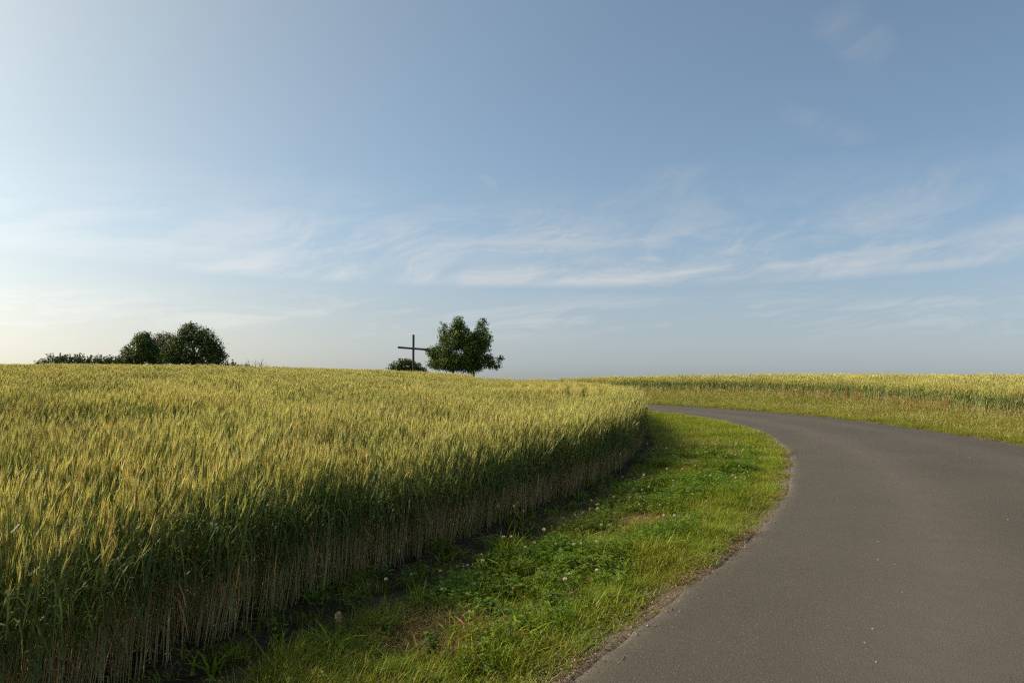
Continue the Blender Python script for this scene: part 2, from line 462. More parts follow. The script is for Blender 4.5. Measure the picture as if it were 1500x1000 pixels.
# ------------------------------------------------------------------ road
def road():
    nl, nw = 1500, 22
    a = sIN; b = sOU
    # match the two edges by arc fraction between shared ends
    A = resample(a, nl); B = resample(b, nl)
    # re-pair: for each inner point, take nearest outer point moving monotonically
    Bf = resample(b, 3000); idx = 0; pair = []
    for p in A:
        d = np.hypot(Bf[:, 0] - p[0], Bf[:, 1] - p[1]); k = int(np.argmin(d)); pair.append(k)
    pair = np.maximum.accumulate(np.array(pair, float))
    k = 25; pair = np.convolve(np.pad(pair, k, mode='edge'), np.ones(2 * k + 1) / (2 * k + 1), 'valid')
    B = Bf[np.clip(pair.astype(int), 0, 2999)]
    V = []; edge = []; lane = []
    s = np.r_[0, np.cumsum(np.hypot(*np.diff(A, axis=0).T))]
    ja = (vnoise(s * 2.1, s * 0, 5) - .5) * .05 + (vnoise(s * 9, s * 0, 6) - .5) * .045
    jb = (vnoise(s * 1.7, s * 0 + 9, 5) - .5) * .08 + (vnoise(s * 7, s * 0 + 4, 6) - .5) * .06
    us = np.r_[0, .012, np.linspace(.035, .965, nw - 4), .988, 1]
    for i in range(nl):
        d = B[i] - A[i]; w = np.hypot(*d); d = d / w
        P = A[i] + d * ja[i]; Q = B[i] + d * jb[i]
        for u in us:
            p = P + (Q - P) * u
            m = min(u, 1 - u) * w
            z = tz(p[0], p[1]) + .004 + .03 * (1 - (2 * u - 1) ** 2) + (-.03 if u in (0, 1) else 0)
            V.append((p[0], p[1], z)); edge.append(math.exp(-m / .16) * (1 if u < .5 else .8))
            lane.append(math.exp(-((u - .26) / .07) ** 2) * .8 + math.exp(-((u - .68) / .08) ** 2) * .5)
    F = []
    for i in range(nl - 1):
        for j in range(nw - 1):
            q = i * nw + j; F.append((q, q + 1, q + nw + 1, q + nw))
    o = mesh_obj('road', V, F, asphalt_mat(), smooth=True); tag(o, kind='structure')
    setattr_f(o, 'edge', edge); setattr_f(o, 'lane', lane)
    return o


road()


# ------------------------------------------------------------------ scattering
def srccol(name, objs):
    c = bpy.data.collections.new(name)
    for i, o in enumerate(objs):
        c.objects.link(o)
    return c


def scatter(name, col, x, y, z, spin, lean, scale, idx, tint, kind='stuff'):
    """one 'stuff' object: points that carry rotation, scale, plant index and tint; geometry nodes put a plant on each"""
    n = len(x)
    me = bpy.data.meshes.new(name); me.vertices.add(n)
    me.vertices.foreach_set('co', np.c_[x, y, z].astype(np.float32).ravel())
    # rotation = lean (about x and y, world) after spin about z, as XYZ Euler angles
    ax, ay = lean[:, 0], lean[:, 1]
    cx, sx, cy, sy, cz, sz = np.cos(ax), np.sin(ax), np.cos(ay), np.sin(ay), np.cos(spin), np.sin(spin)
    # M = Ry(ay) Rx(ax) Rz(spin)
    r00 = cy * cz + sy * sx * sz; r10 = cx * sz; r20 = -sy * cz + cy * sx * sz
    r21 = sy * sz + cy * sx * cz; r22 = cy * cx
    ey = np.arcsin(np.clip(-r20, -1, 1)); ex = np.arctan2(r21, r22); ez = np.arctan2(r10, r00)
    a = me.attributes.new('rot', 'FLOAT_VECTOR', 'POINT'); a.data.foreach_set('vector', np.c_[ex, ey, ez].astype(np.float32).ravel())
    a = me.attributes.new('scl', 'FLOAT_VECTOR', 'POINT'); a.data.foreach_set('vector', np.asarray(scale, np.float32).ravel())
    a = me.attributes.new('idx', 'INT', 'POINT'); a.data.foreach_set('value', np.asarray(idx, np.int32))
    a = me.attributes.new('tint', 'FLOAT', 'POINT'); a.data.foreach_set('value', np.asarray(tint, np.float32))
    o = bpy.data.objects.new(name, me); COL.objects.link(o); o['kind'] = kind
    g = bpy.data.node_groups.new(name + '_nodes', 'GeometryNodeTree')
    g.interface.new_socket('Geometry', in_out='INPUT', socket_type='NodeSocketGeometry')
    g.interface.new_socket('Geometry', in_out='OUTPUT', socket_type='NodeSocketGeometry')
    gi = g.nodes.new('NodeGroupInput'); go = g.nodes.new('NodeGroupOutput')
    ci = g.nodes.new('GeometryNodeCollectionInfo'); ci.inputs[0].default_value = col
    ci.inputs['Separate Children'].default_value = True; ci.inputs['Reset Children'].default_value = True
    ip = g.nodes.new('GeometryNodeInstanceOnPoints'); ip.inputs['Pick Instance'].default_value = True

    def na(nm, ty):
        q = g.nodes.new('GeometryNodeInputNamedAttribute'); q.data_type = ty; q.inputs[0].default_value = nm
        return q.outputs[0]
    lk = g.links.new
    lk(gi.outputs[0], ip.inputs['Points']); lk(ci.outputs[0], ip.inputs['Instance'])
    lk(na('idx', 'INT'), ip.inputs['Instance Index']); lk(na('rot', 'FLOAT_VECTOR'), ip.inputs['Rotation'])
    lk(na('scl', 'FLOAT_VECTOR'), ip.inputs['Scale']); lk(ip.outputs[0], go.inputs[0])
    md = o.modifiers.new('scatter', 'NODES'); md.node_group = g
    return o


class PB:
    """collects plant geometry with a colour per vertex"""
    def __init__(s): s.v = []; s.f = []; s.c = []

    def ribbon(s, pts, widths, cols, side):
        b = len(s.v)
        for p, w, c in zip(pts, widths, cols):
            s.v += [tuple(p - side * (w / 2)), tuple(p + side * (w / 2))]; s.c += [c, c]
        for i in range(len(pts) - 1):
            q = b + 2 * i; s.f.append((q, q + 1, q + 3, q + 2))

    def tube(s, pts, rads, cols, k=3):
        b = len(s.v)
        for j, (p, r, c) in enumerate(zip(pts, rads, cols)):
            for i in range(k):
                a = 2 * math.pi * i / k + j * .2
                s.v.append((p.x + r * math.cos(a), p.y + r * math.sin(a), p.z)); s.c.append(c)
        for j in range(len(pts) - 1):
            for i in range(k):
                q = b + j * k; s.f.append((q + i, q + (i + 1) % k, q + k + (i + 1) % k, q + k + i))

    def tri(s, a, b, c, col):
        q = len(s.v); s.v += [tuple(a), tuple(b), tuple(c)]; s.c += [col] * 3; s.f.append((q, q + 1, q + 2))

    def quad(s, a, b, c, d, col):
        q = len(s.v); s.v += [tuple(a), tuple(b), tuple(c), tuple(d)]; s.c += [col] * 4; s.f.append((q, q + 1, q + 2, q + 3))

    def obj(s, name, m, link=False, parent=None, smooth=False):
        return mesh_obj(name, s.v, s.f, m, parent, s.c, link, smooth)


def lerp(a, b, t): return tuple(x + (y - x) * t for x, y in zip(a, b))
def U(a, b): return random.uniform(a, b)
def cv(c, s=.15):
    k = 1 + U(-s, s); return (c[0] * k * (1 + U(-.06, .06)), c[1] * k, c[2] * k)


EAR = (.50, .43, .095); AWN = (.59, .52, .17); EARG = (.27, .315, .08)
STEMU = (.17, .205, .05); STEMB = (.52, .455, .20); LEAF = (.070, .108, .014); LEAFB = (.110, .150, .034); DEADL = (.42, .23, .07)


def stalk(pb, x, y, detail=2, wmul=1.0, edge=False, green=(LEAF, LEAFB), sway=1.0):
    H = U(.68, .97)
    la = U(0, 2 * math.pi); lm = U(.0, .10) * sway
    lean = Vector((math.cos(la) * lm + .03 * sway, math.sin(la) * lm, 0))
    base = Vector((x, y, 0))

    def pos(t): return base + lean * (t * t) * H + Vector((0, 0, H * t))
    ts = (0, .32, .62, 1) if detail > 1 else (0, .5, 1)
    cs = [lerp(STEMB, STEMU, min(1, max(0, (t - .30) / .30))) for t in ts]
    k = cv((1, 1, 1), .15)
    cs = [tuple(a * b for a, b in zip(c, k)) for c in cs]
    pb.tube([pos(t) for t in ts], [.0024 * wmul, .0022 * wmul, .0019 * wmul, .0015 * wmul][:len(ts)], cs)
    # ear: plaited spike, bending a little further than the stalk
    top = pos(1); d = (lean * 2.2 + Vector((U(-.12, .18), U(-.12, .12), 1))).normalized()
    el_ = U(.062, .094); er = U(.0054, .0070) * wmul
    sidev = d.cross(Vector((math.cos(la + 1), math.sin(la + 1), .1))).normalized(); up2 = d.cross(sidev)
    ec = cv(lerp(EARG, EAR, U(.1, 1)), .18)
    rings = (0, .3, .7, 1) if detail > 1 else (0, .45, 1)
    rad = (.35, 1, .85, .15) if detail > 1 else (.5, 1, .15)
    b = len(pb.v)
    for t, r in zip(rings, rad):
        for i in range(4):
            a = math.pi / 2 * i
            q = top + d * (el_ * t) + (sidev * math.cos(a) + up2 * math.sin(a) * .75) * (er * r)
            pb.v.append(tuple(q)); pb.c.append(lerp(ec, AWN, t * .3))
    for j in range(len(rings) - 1):
        for i in range(4):
            q = b + j * 4; pb.f.append((q + i, q + (i + 1) % 4, q + 4 + (i + 1) % 4, q + 4 + i))
    na = 7 if detail > 1 else 4
    for i in range(na):
        t = U(.15, 1); a = U(0, 6.28)
        o = (sidev * math.cos(a) + up2 * math.sin(a))
        p = top + d * (el_ * t) + o * er * .6
        e = p + d * U(.05, .085) + o * U(.006, .017)
        w = o.cross(d) * (.0016 * wmul if detail > 1 else .0024 * wmul)
        pb.tri(p - w, p + w, e, cv(AWN, .15))
    # leaf blades
    nl = random.choice((3, 4, 4, 5)) if edge else (3 if detail > 1 else 2)
    for i in range(nl):
        t = U(.50, .90) if not edge else U(.46, .88)
        p = pos(t); a = U(0, 6.28); out = Vector((math.cos(a), math.sin(a), 0)); ln = U(.14, .26)
        dr = U(.2, 1.0); wd = U(.007, .012) * wmul
        c = cv(lerp(*green, U(0, 1)), .25)
        if t < .56 and U(0, 1) < .35: c = cv(DEADL, .25)
        seg = 4 if detail > 1 else 3
        pts = []
        for j in range(seg + 1):
            u = j / seg
            pts.append(p + out * (ln * .62 * u) + Vector((0, 0, ln * (1.0 * u - (1.0 + dr) * u * u))))
        tw = U(-.6, .6); sv = Vector((-out.y, out.x, tw)).normalized()
        pb.ribbon(pts, [wd * (.7 + .6 * u / seg if u < seg * .5 else 1.0 - .95 * (u / seg - .4)) for u in range(seg + 1)], [c] * (seg + 1), sv)
    # withered lower leaves
    for i in range((2 if edge else 1) if detail > 1 else 0):
        t = U(.08, .42); p = pos(t); a = U(0, 6.28); out = Vector((math.cos(a), math.sin(a), 0)); ln = U(.08, .18)
        c = cv(lerp((.30, .22, .11), DEADL, U(0, 1) ** 2), .3)
        pts = [p, p + out * ln * .4 + Vector((0, 0, ln * .15)), p + out * ln * .55 + Vector((0, 0, -ln * .5))]
        pb.ribbon(pts, [.006, .007, .001], [c] * 3, Vector((-out.y, out.x, U(-.4, .4))).normalized())


def wheat_clump(name, n, rad, detail, wmul, edge=False, green=(LEAF, LEAFB), sway=1.0):
    pb = PB()
    for i in range(n):
        a = U(0, 6.28); r = rad * math.sqrt(U(0, 1))
        stalk(pb, r * math.cos(a), r * math.sin(a), detail, wmul, edge, green, sway)
    return pb.obj(name, M_WHEAT)


WH_NEAR = srccol('wheat_near_plants', [wheat_clump('wheat_tuft_a%d' % i, 11, .13, 2, 1.0) for i in range(9)])
WH_EDGE = srccol('wheat_edge_plants', [wheat_clump('wheat_tuft_b%d' % i, 10, .10, 2, 1.0, True) for i in range(9)])
WH_EDGE_LIT = srccol('wheat_lit_edge_plants', [wheat_clump('wheat_tuft_e%d' % i, 10, .12, 2, 1.3, True, ((.17, .205, .055), (.25, .27, .10))) for i in range(7)])  # lighter leaf copy for the right rim: sunlight put into the leaf colour
WH_MID = srccol('wheat_mid_plants', [wheat_clump('wheat_tuft_c%d' % i, 18, .20, 1, 1.45) for i in range(7)])
WH_FAR = srccol('wheat_far_plants', [wheat_clump('wheat_tuft_d%d' % i, 30, .36, 1, 2.6) for i in range(6)])


def wheat_height(x, y, de, left):
    h = 1.0 + (fbm(x * .28, y * .42, 21, 2) - .5) * .22 + (fbm(x * 1.0, y * 1.4, 31, 3) - .5) * .46
    h *= 1 - .18 * (vnoise(x * .7, y * .8, 77) > .66)
    h *= 1 - (0 if left else .16) * np.clip((y - 52) / 25, 0, 1)
    h *= 1 - .10 * np.exp(-(de / .10) ** 2)
    return h


def row_zone(x, y, de):
    """where the drill turned round the bend and its rows stand apart"""
    return (de > .42) & (de < 3.6) & (y > 15.5 + de * .5) & (y < 27.5) & (x > -1)


WH_ROW = srccol('wheat_row_plants', [wheat_clump('wheat_tuft_f%d' % i, 6, .035, 2, 1.1, sway=.25) for i in range(8)])


def wheat(name, poly, epoly, left):
    for lod, (r0, r1, step, col, nv, wob) in enumerate(((2.9, 14 if not left else 34, .185, WH_NEAR, 9, .5), (14, 36, .33, WH_MID, 7, .5), (36, 93, .60, WH_FAR, 6, .5))):
        gx = np.arange(-r1 * .85, r1 * .85, step); gy = np.arange(0, r1, step)
        x, y = [a.ravel() for a in np.meshgrid(gx, gy)]
        x = x + rng.uniform(-wob, wob, x.size) * step; y = y + rng.uniform(-wob, wob, x.size) * step
        r = np.hypot(x, y); th = np.arctan2(x, y)
        rowzone = np.zeros(x.size, bool)
        if left and lod < 2:
            c = (r > 13.5) & (r < 34) & (x > -6) & inside(poly, x, y)
            rowzone[c] = dist(epoly, x[c], y[c]) < 4.6
        lim = 14 if lod == 0 else r1
        band = (r >= r0) & (r < lim)
        k = (band | rowzone) if lod == 0 else (band & ~rowzone)
        k &= ((np.abs(th) < .72) | (r < 9)) & inside(poly, x, y)
        x, y = x[k], y[k]
        if not len(x): continue
        # leave room round the wayside cross and its tree
        k = np.hypot((x + 7.5) / 8, (y - 88) / 7) > 1
        x, y = x[k], y[k]
        de = dist(epoly, x, y)
        k = (de > .06 + .05 * vnoise(x * 4, y * 4, 2)) & ((lod > 0) | (rng.random(x.size) > .04))
        k &= ~((de < .5) & (vnoise(x * 1.7, y * 1.7, 41) > .86))
        if left: k &= ~row_zone(x, y, de)
        x, y, de = x[k], y[k], de[k]
        n = len(x); h = wheat_height(x, y, de, left)
        spin = rng.uniform(0, 6.28, n)
        lean = np.c_[rng.normal(0, .05, n), rng.normal(.13, .045, n)]
        out = np.exp(-(de / .2) ** 2) * .05
        lean[:, 1] += out * (1 if name == 'wheat_field' and left else -1)
        sxy = rng.uniform(.9, 1.15, n)
        tint = (fbm(x * .45, y * .45, 51, 2) - .5) * 1.0 + (h - 1) * .9 + rng.normal(0, .15, n)
        scatter(name, col, x, y, terr(x, y) - .02, spin, lean, np.c_[sxy, sxy, h], rng.integers(0, nv, n), tint)
    if left:
        e = resample(epoly, 6000); s = np.r_[0, np.cumsum(np.hypot(*np.diff(e, axis=0).T))]
        dn = np.gradient(e, axis=0); nrm = np.c_[-dn[:, 1], dn[:, 0]]; nrm /= np.hypot(nrm[:, 0], nrm[:, 1])[:, None]
        pp = []
        for q in range(14):
            u = np.arange(0, s[-1], .065); i = np.clip(np.searchsorted(s, u + rng.uniform(-.03, .03, u.size)), 0, len(e) - 1)
            pp.append(e[i] + nrm[i] * (.52 + (q // 2) * .44 + (q % 2) * .10 + rng.normal(0, .022, u.size))[:, None])
        p = np.concatenate(pp); de = dist(epoly, p[:, 0], p[:, 1]); k = row_zone(p[:, 0], p[:, 1], de) & inside(poly, p[:, 0], p[:, 1]); p = p[k]; de = de[k]
        x, y = p[:, 0], p[:, 1]; n = len(x)
        h = 1.03 + (fbm(x * .8, y * .8, 31, 2) - .5) * .14
        scatter(name, WH_ROW, x, y, terr(x, y) - .02, rng.uniform(0, 6.28, n), np.c_[rng.normal(0, .03, n), rng.normal(.03, .025, n)],
                np.c_[np.ones(n), np.ones(n), h], rng.integers(0, 8, n), rng.normal(.08, .12, n))
    # a denser front row with more leaf along the rim
    e = resample(epoly, 4000); e = e[(np.hypot(e[:, 0], e[:, 1]) < (30 if left else 60)) & (np.hypot(e[:, 0], e[:, 1]) > 3.3)]
    s = np.r_[0, np.cumsum(np.hypot(*np.diff(e, axis=0).T))]
    tot = s[-1]; parts = []
    dn = np.gradient(e, axis=0); nrm = np.c_[-dn[:, 1], dn[:, 0]]; nrm /= np.hypot(nrm[:, 0], nrm[:, 1])[:, None]
    if not left: nrm = -nrm
    for off, st in ((.10, .125), (.24, .15), (.40, .17)):
        u = np.arange(0, tot, st); u = u + rng.uniform(-.06, .06, u.size)
        i = np.clip(np.searchsorted(s, u), 0, len(e) - 1)
        o = off + rng.normal(0, .035, u.size)
        parts.append(np.c_[e[i] + nrm[i] * o[:, None], np.full(u.size, off)])
    p = np.concatenate(parts); p = p[vnoise(p[:, 0] * 3.1, p[:, 1] * 3.1, 9) < .86]
    x, y = p[:, 0], p[:, 1]; n = len(x)
    h = rng.uniform(.86, 1.04, n); spin = rng.uniform(0, 6.28, n)
    lean = np.c_[rng.normal(0, .05, n), rng.normal(.08, .06, n)]
    if not left: lean[:, 1] -= .08
    far_ = rng.random(n) < .05; lean[far_] += rng.normal(0, .22, (int(far_.sum()), 2))
    scatter(name, WH_EDGE if left else WH_EDGE_LIT, x, y, terr(x, y) - .03, spin, lean, np.c_[np.ones(n), np.ones(n), h], rng.integers(0, 7, n),
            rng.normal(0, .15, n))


wheat('wheat_field', P_LEFT, sFE, True)
wheat('wheat_field', P_RIGHT, sRF, False)

# ------------------------------------------------------------------ verge plants (meshes)
G1 = (.205, .285, .012); G2 = (.105, .180, .012); G3 = (.28, .295, .024); DRY = (.36, .26, .12); DRY2 = (.26, .16, .07)


def blade(pb, x, y, h, w, c0, c1, bend):
    a = U(0, 6.28); out = Vector((math.cos(a), math.sin(a), 0)); p = Vector((x, y, -.01))
    pts = [p + out * (h * bend * u * u) + Vector((0, 0, h * (u - .35 * bend * u * u))) for u in (0, .4, .75, 1)]
    pb.ribbon(pts, [w, w * .9, w * .6, w * .08], [c0, lerp(c0, c1, .5), c1, c1], Vector((-out.y, out.x, U(-.3, .3))).normalized())


def tuft(name, n, rad, hr, w, cols, bend=(.2, 1.1), dry=.07, heads=0, mat_=None):
    pb = PB()
    for i in range(n):
        a = U(0, 6.28); r = rad * math.sqrt(U(0, 1))
        c = cv(lerp(*random.sample(cols, 2), U(0, 1)), .2)
        if U(0, 1) < dry: c = cv(DRY, .25)
        blade(pb, r * math.cos(a), r * math.sin(a), U(*hr), w * U(.7, 1.3), c, lerp(c, (c[0] * 1.25, c[1] * 1.15, c[2]), .7), U(*bend))
    for i in range(heads):
        a = U(0, 6.28); r = rad * math.sqrt(U(0, 1)); h = U(1.05, 1.5) * hr[1]
        p = Vector((r * math.cos(a), r * math.sin(a), 0)); l = Vector((U(-.15, .2), U(-.15, .15), 0))
        c = cv((.30, .26, .10), .2); pts = [p + l * (h * t * t) + Vector((0, 0, h * t)) for t in (0, .5, .8, .9, 1)]
        hc = cv(random.choice(((.36, .33, .10), (.30, .30, .08), (.34, .27, .10))), .2)
        pb.tube(pts, [.0012, .001, .001, .0045, .0008], [c, c, hc, hc, hc])
    return pb.obj(name, mat_ or M_GRASS)


def clover(name, n, rad, hr, ls=(.008, .014)):
    pb = PB()
    for i in range(n):
        a = U(0, 6.28); r = rad * math.sqrt(U(0, 1)); h = U(*hr)
        p = Vector((r * math.cos(a), r * math.sin(a), 0)); q = p + Vector((U(-.03, .03), U(-.03, .03), h))
        pb.ribbon([p, q], [.0018, .0015], [G2, G1], Vector((1, 0, 0)))
        nn = Vector((U(-.5, .5), U(-.5, .5), 1)).normalized(); t = nn.orthogonal().normalized(); b = nn.cross(t); s = U(*ls)
        c = cv(lerp((.095, .165, .012), (.17, .245, .020), U(0, 1)), .2); a0 = U(0, 6.28)
        for k in range(3):
            aa = a0 + k * 2.094; d = t * math.cos(aa) + b * math.sin(aa); e = nn.cross(d)
            pb.quad(q, q + d * s * 1.0 + e * s * .75 + nn * s * .25, q + d * s * 1.9, q + d * s * 1.0 - e * s * .75 + nn * s * .25, c)
    return pb.obj(name, M_GRASS)


def litter(name, n, rad):
    pb = PB()
    for i in range(n):
        a = U(0, 6.28); r = rad * math.sqrt(U(0, 1)); p = Vector((r * math.cos(a), r * math.sin(a), U(.002, .02)))
        b = U(0, 6.28); d = Vector((math.cos(b), math.sin(b), U(-.25, .35))); ln = U(.02, .07); w = U(.002, .007)
        c = cv(random.choice((DRY, DRY2, (.40, .31, .20), (.22, .13, .07))), .25)
        pb.ribbon([p, p + d * ln * .5 + Vector((0, 0, U(0, .012))), p + d * ln], [w * .6, w, w * .3], [c] * 3, Vector((-d.y, d.x, U(-.5, .5))).normalized())
    return pb.obj(name, M_GRASS)


C_SHORT = srccol('short_grass_plants', [tuft('grass_tuft_a%d' % i, 34, .09, (.06, .17), .0042, [G1, G2, G3]) for i in range(8)])
C_WEED = srccol('clover_plants', [clover('clover_tuft_a%d' % i, 26, .11, (.05, .13)) for i in range(5)] +
                [tuft('grass_tuft_b%d' % i, 16, .09, (.07, .17), .015, [G1, G2], (.5, 1.3), dry=.04) for i in range(3)])
C_DRY = srccol('dry_grass_plants', [tuft('grass_tuft_c%d' % i, 40, .10, (.06, .20), .003, [DRY, DRY2, G3], (.5, 1.8), .5) for i in range(5)])
C_TALL = srccol('tall_grass_plants', [tuft('grass_tuft_d%d' % i, 42, .14, (.18, .44), .006, [G3, (.20, .22, .04), G1, (.24, .23, .05)], (.1, .7), .10, 3) for i in range(7)])
C_LIT = srccol('litter_pieces', [litter('litter_piece_a%d' % i, 24, .12) for i in range(6)])


def jgrid(x0, x1, y0, y1, st):
    x, y = [a.ravel() for a in np.meshgrid(np.arange(x0, x1, st), np.arange(y0, y1, st))]
    return x + rng.uniform(-.6, .6, x.size) * st, y + rng.uniform(-.6, .6, x.size) * st


def put(name, col, nv, x, y, hs, ws=None, tint=None, leany=0.0):
    n = len(x)
    if n == 0: return
    ws = rng.uniform(.85, 1.25, n) if ws is None else ws
    lean = np.c_[rng.normal(0, .08, n), rng.normal(leany, .08, n)]
    tint = rng.normal(0, .15, n) if tint is None else tint
    return scatter(name, col, x, y, gz(x, y), rng.uniform(0, 6.28, n), lean, np.c_[ws, ws, hs], rng.integers(0, nv, n), tint)


for (y0, y1, st, wm) in ((1.5, 13, .072, 1.0), (13, 29, .115, 1.35), (29, 60, .26, 2.6)):
    x, y = jgrid(-4, 8, y0, y1, st)
    k = inside(P_VERGE_L, x, y) & (np.abs(np.arctan2(x, y)) < .8); x, y = x[k], y[k]
    di = dist(sIN, x, y); df = dist(sFE, x, y)
    n1 = fbm(x * .9, y * .9, 61, 3); n2 = fbm(x * 1.7 + 7, y * 1.7, 71, 3); n3 = fbm(x * 3.5, y * 3.5, 81, 2)
    u = df / (df + di)                                    # 0 at crop, 1 at road
    edge_ok = di > .01 + .12 * vnoise(x * 2.3, y * 2.3, 15) ** 1.5
    bare = (df < np.where(y < 11, .60, .30) + .6 * (n1 - .45)) & (rng.random(x.size) > .10) | ((n2 > .70) & (u < .75) & (rng.random(x.size) > .35))  # bare soil by the crop, widened so it darkens the wheat's shadow strip
    dryp = (n2 > .645) & (u > .08) & (u < .72) & (y < 15)
    weed = (~dryp) & (n1 > .39) & (u < .80) & (y < 13.5)
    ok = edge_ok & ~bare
    hh = (.34 + 1.1 * n3) * np.clip(.45 + di / .9, .45, 1.0) * np.where(u < .3, .8, 1)
    r = rng.random(x.size)
    a = ok & ~dryp & ~(weed & (r < .62)); put('grass', C_SHORT, 8, x[a], y[a], hh[a] * (1 + .15 * (wm > 1)), rng.uniform(.85, 1.25, a.sum()) * wm, (n1[a] - .5) * .6 + rng.normal(0, .13, a.sum()))
    a = ok & weed & (r < .62); put('clover_cover', C_WEED, 8, x[a], y[a], .55 + .9 * n3[a], rng.uniform(.85, 1.25, a.sum()) * wm)
    a = ok & dryp & (r < .55); put('dry_grass', C_DRY, 5, x[a], y[a], hh[a] * .9, rng.uniform(.9, 1.3, a.sum()) * wm)
    if y0 < 20:
        a = (di < .14) & (r < .75) | dryp & (r > .8); put('litter', C_LIT, 6, x[a], y[a], np.ones(a.sum()), np.ones(a.sum()) * wm)

for (y0, y1, st, wm) in ((3, 26, .15, 1.15), (26, 58, .27, 2.0)):
    x, y = jgrid(-4, 16, y0, y1, st)
    k = inside(P_VERGE_R, x, y) & (np.abs(np.arctan2(x, y)) < .78); x, y = x[k], y[k]
    do = dist(sOU, x, y); dr = dist(sRF, x, y); u = do / (do + dr)
    n1 = fbm(x * .6, y * .6, 91, 3); n3 = fbm(x * 2.5, y * 2.5, 95, 2)
    a = do > .08 + .22 * vnoise(x * 1.5, y * 1.5, 19)
    x, y, u, n1, n3, do = x[a], y[a], u[a], n1[a], n3[a], do[a]
    hh = (.24 + .18 * np.clip(u * 2.2, 0, 1) + .40 * np.clip((u - .5) * 2.2, 0, 1) ** 1.5) * (.6 + .8 * n3)
    put('tall_grass', C_TALL, 7, x, y, hh, np.full(x.size, wm), (n1 - .5) * .7 + rng.normal(0, .15, x.size), .04)
    a = do < .5; put('grass', C_SHORT, 8, x[a], y[a], .7 + .5 * n3[a], np.full(a.sum(), wm * 1.2))
    x, y = jgrid(-4, 16, y0, y1, st * .8); do = dist(sOU, x, y)
    a = (do < .22) & ~inside(P_ROAD, x, y); put('litter', C_LIT, 6, x[a], y[a], np.ones(a.sum()), np.ones(a.sum()) * wm)

# rough grass round the cross and its tree, on the crest
x, y = jgrid(-17, 6, 56, 98, .4); k = (np.hypot((x + 7.5) / 8, (y - 88) / 7) < 1.05) | (~inside(P_LEFT, x, y) & ~inside(P_RIGHT, x, y) & ~inside(P_ROAD, x, y)); x, y = x[k], y[k]
put('tall_grass', C_TALL, 7, x, y, rng.uniform(.8, 1.3, x.size), np.full(x.size, 3.0))


# ------------------------------------------------------------------ trees and shrubs
def tube_mesh(name, pts, rads, m, parent=None, k=7):
    v = []; f = []
    for j, (p, r) in enumerate(zip(pts, rads)):
        for i in range(k):
            a = 2 * math.pi * i / k
            v.append((p[0] + r * math.cos(a), p[1] + r * math.sin(a), p[2]))
    for j in range(len(pts) - 1):
        for i in range(k):
            q = j * k; f.append((q + i, q + (i + 1) % k, q + k + (i + 1) % k, q + k + i))
    f.append(tuple(range((len(pts) - 1) * k, len(pts) * k)))
    return mesh_obj(name, v, f, m, parent, smooth=True)


def crown_mesh(name, lobes, parent, cols, leaf=.20, dens=9.0, per=12, shoots=0.25, spread=.30):
    """leaf clumps through each lobe (x, y, z, rx, ry, rz), denser near its outside, some on shoots that poke out"""
    vs = []; fs = []; cs = []
    for (lx, ly, lz, rx, ry, rz) in lobes:
        n = max(6, int(dens * (rx * ry + ry * rz + rx * rz)))
        for i in range(n):
            d = rng.normal(size=3); d /= np.linalg.norm(d)
            s = .35 + .65 * rng.random() ** .5
            wob = .82 + .36 * float(vnoise(lx * 3 + d[0] * 2.2 + 9, lz * 3 + d[2] * 2.2 + d[1], 7))
            s *= wob
            if rng.random() < shoots: s *= 1.0 + .16 * rng.random()
            c = np.array((lx, ly, lz)) + d * s * np.array((rx, ry, rz))
            if c[2] < .05: continue
            base = cols[rng.integers(len(cols))]; kk = rng.uniform(.65, 1.35)
            m = per
            q = c + rng.normal(size=(m, 3)) * spread * np.array((1, 1, .8))
            n_ = rng.normal(size=(m, 3)) + d * .6 + np.array((0, 0, .5)); n_ /= np.linalg.norm(n_, axis=1)[:, None]
            t = np.cross(n_, rng.normal(size=(m, 3))); t /= np.linalg.norm(t, axis=1)[:, None] + 1e-9
            b = np.cross(n_, t); sz = rng.uniform(.6, 1.3, (m, 1)) * leaf
            o = len(vs) * 4
            for e in range(m):
                p = q[e]; T = t[e] * sz[e]; Bb = b[e] * sz[e] * .55
                vs.append((p - T, p - Bb, p + T, p + Bb))
                g = kk * rng.uniform(.8, 1.2)
                cs += [(base[0] * g, base[1] * g, base[2] * g)] * 4
    V = np.array(vs).reshape(-1, 3)
    F = [(4 * i, 4 * i + 1, 4 * i + 2, 4 * i + 3) for i in range(len(vs))]
    return mesh_obj(name, V, F, M_LEAF, parent, cs)


def tree(name, label, cat, X, Y, lobes, trunks, cols, group=None, leaf=.2, dens=9., zoff=0., **kw):
    root = empty(name, (X, Y, tz(X, Y) + zoff)); tag(root, label, cat, group)
    for (tx, ty, r, h) in trunks:
        top = (tx * .7, ty, h)
        tube_mesh('trunk', [(tx, ty, -.2), (tx, ty, .25), (tx * .95, ty, h * .35), (tx * .85, ty, h * .7), top], [r * 1.5, r * 1.05, r * .9, r * .65, r * .25], M_BARK, root)
        for lb in lobes[:6]:
            if abs(lb[0] - tx) > 4: continue
            st = Vector((tx * .9, ty, h * U(.2, .5))); en = Vector(lb[:3])
            mid = st.lerp(en, .5) + Vector((0, 0, .15))
            tube_mesh('limb', [st, mid, en], [r * .45, r * .3, r * .08], M_BARK, root, 5)
    crown_mesh('crown', lobes, root, cols, leaf, dens, **kw)
    return root


DG = [(.070, .112, .022), (.092, .138, .022), (.052, .088, .022), (.125, .165, .026)]
MG = [(.045, .070, .020), (.060, .085, .020), (.035, .055, .020)]
PG = [(.13, .13, .055), (.15, .145, .06), (.11, .115, .05)]
SG = [(.065, .095, .028), (.09, .125, .036), (.05, .072, .024)]

# wayside cross and its tree, about 86 m away on the crest
PX = .0793


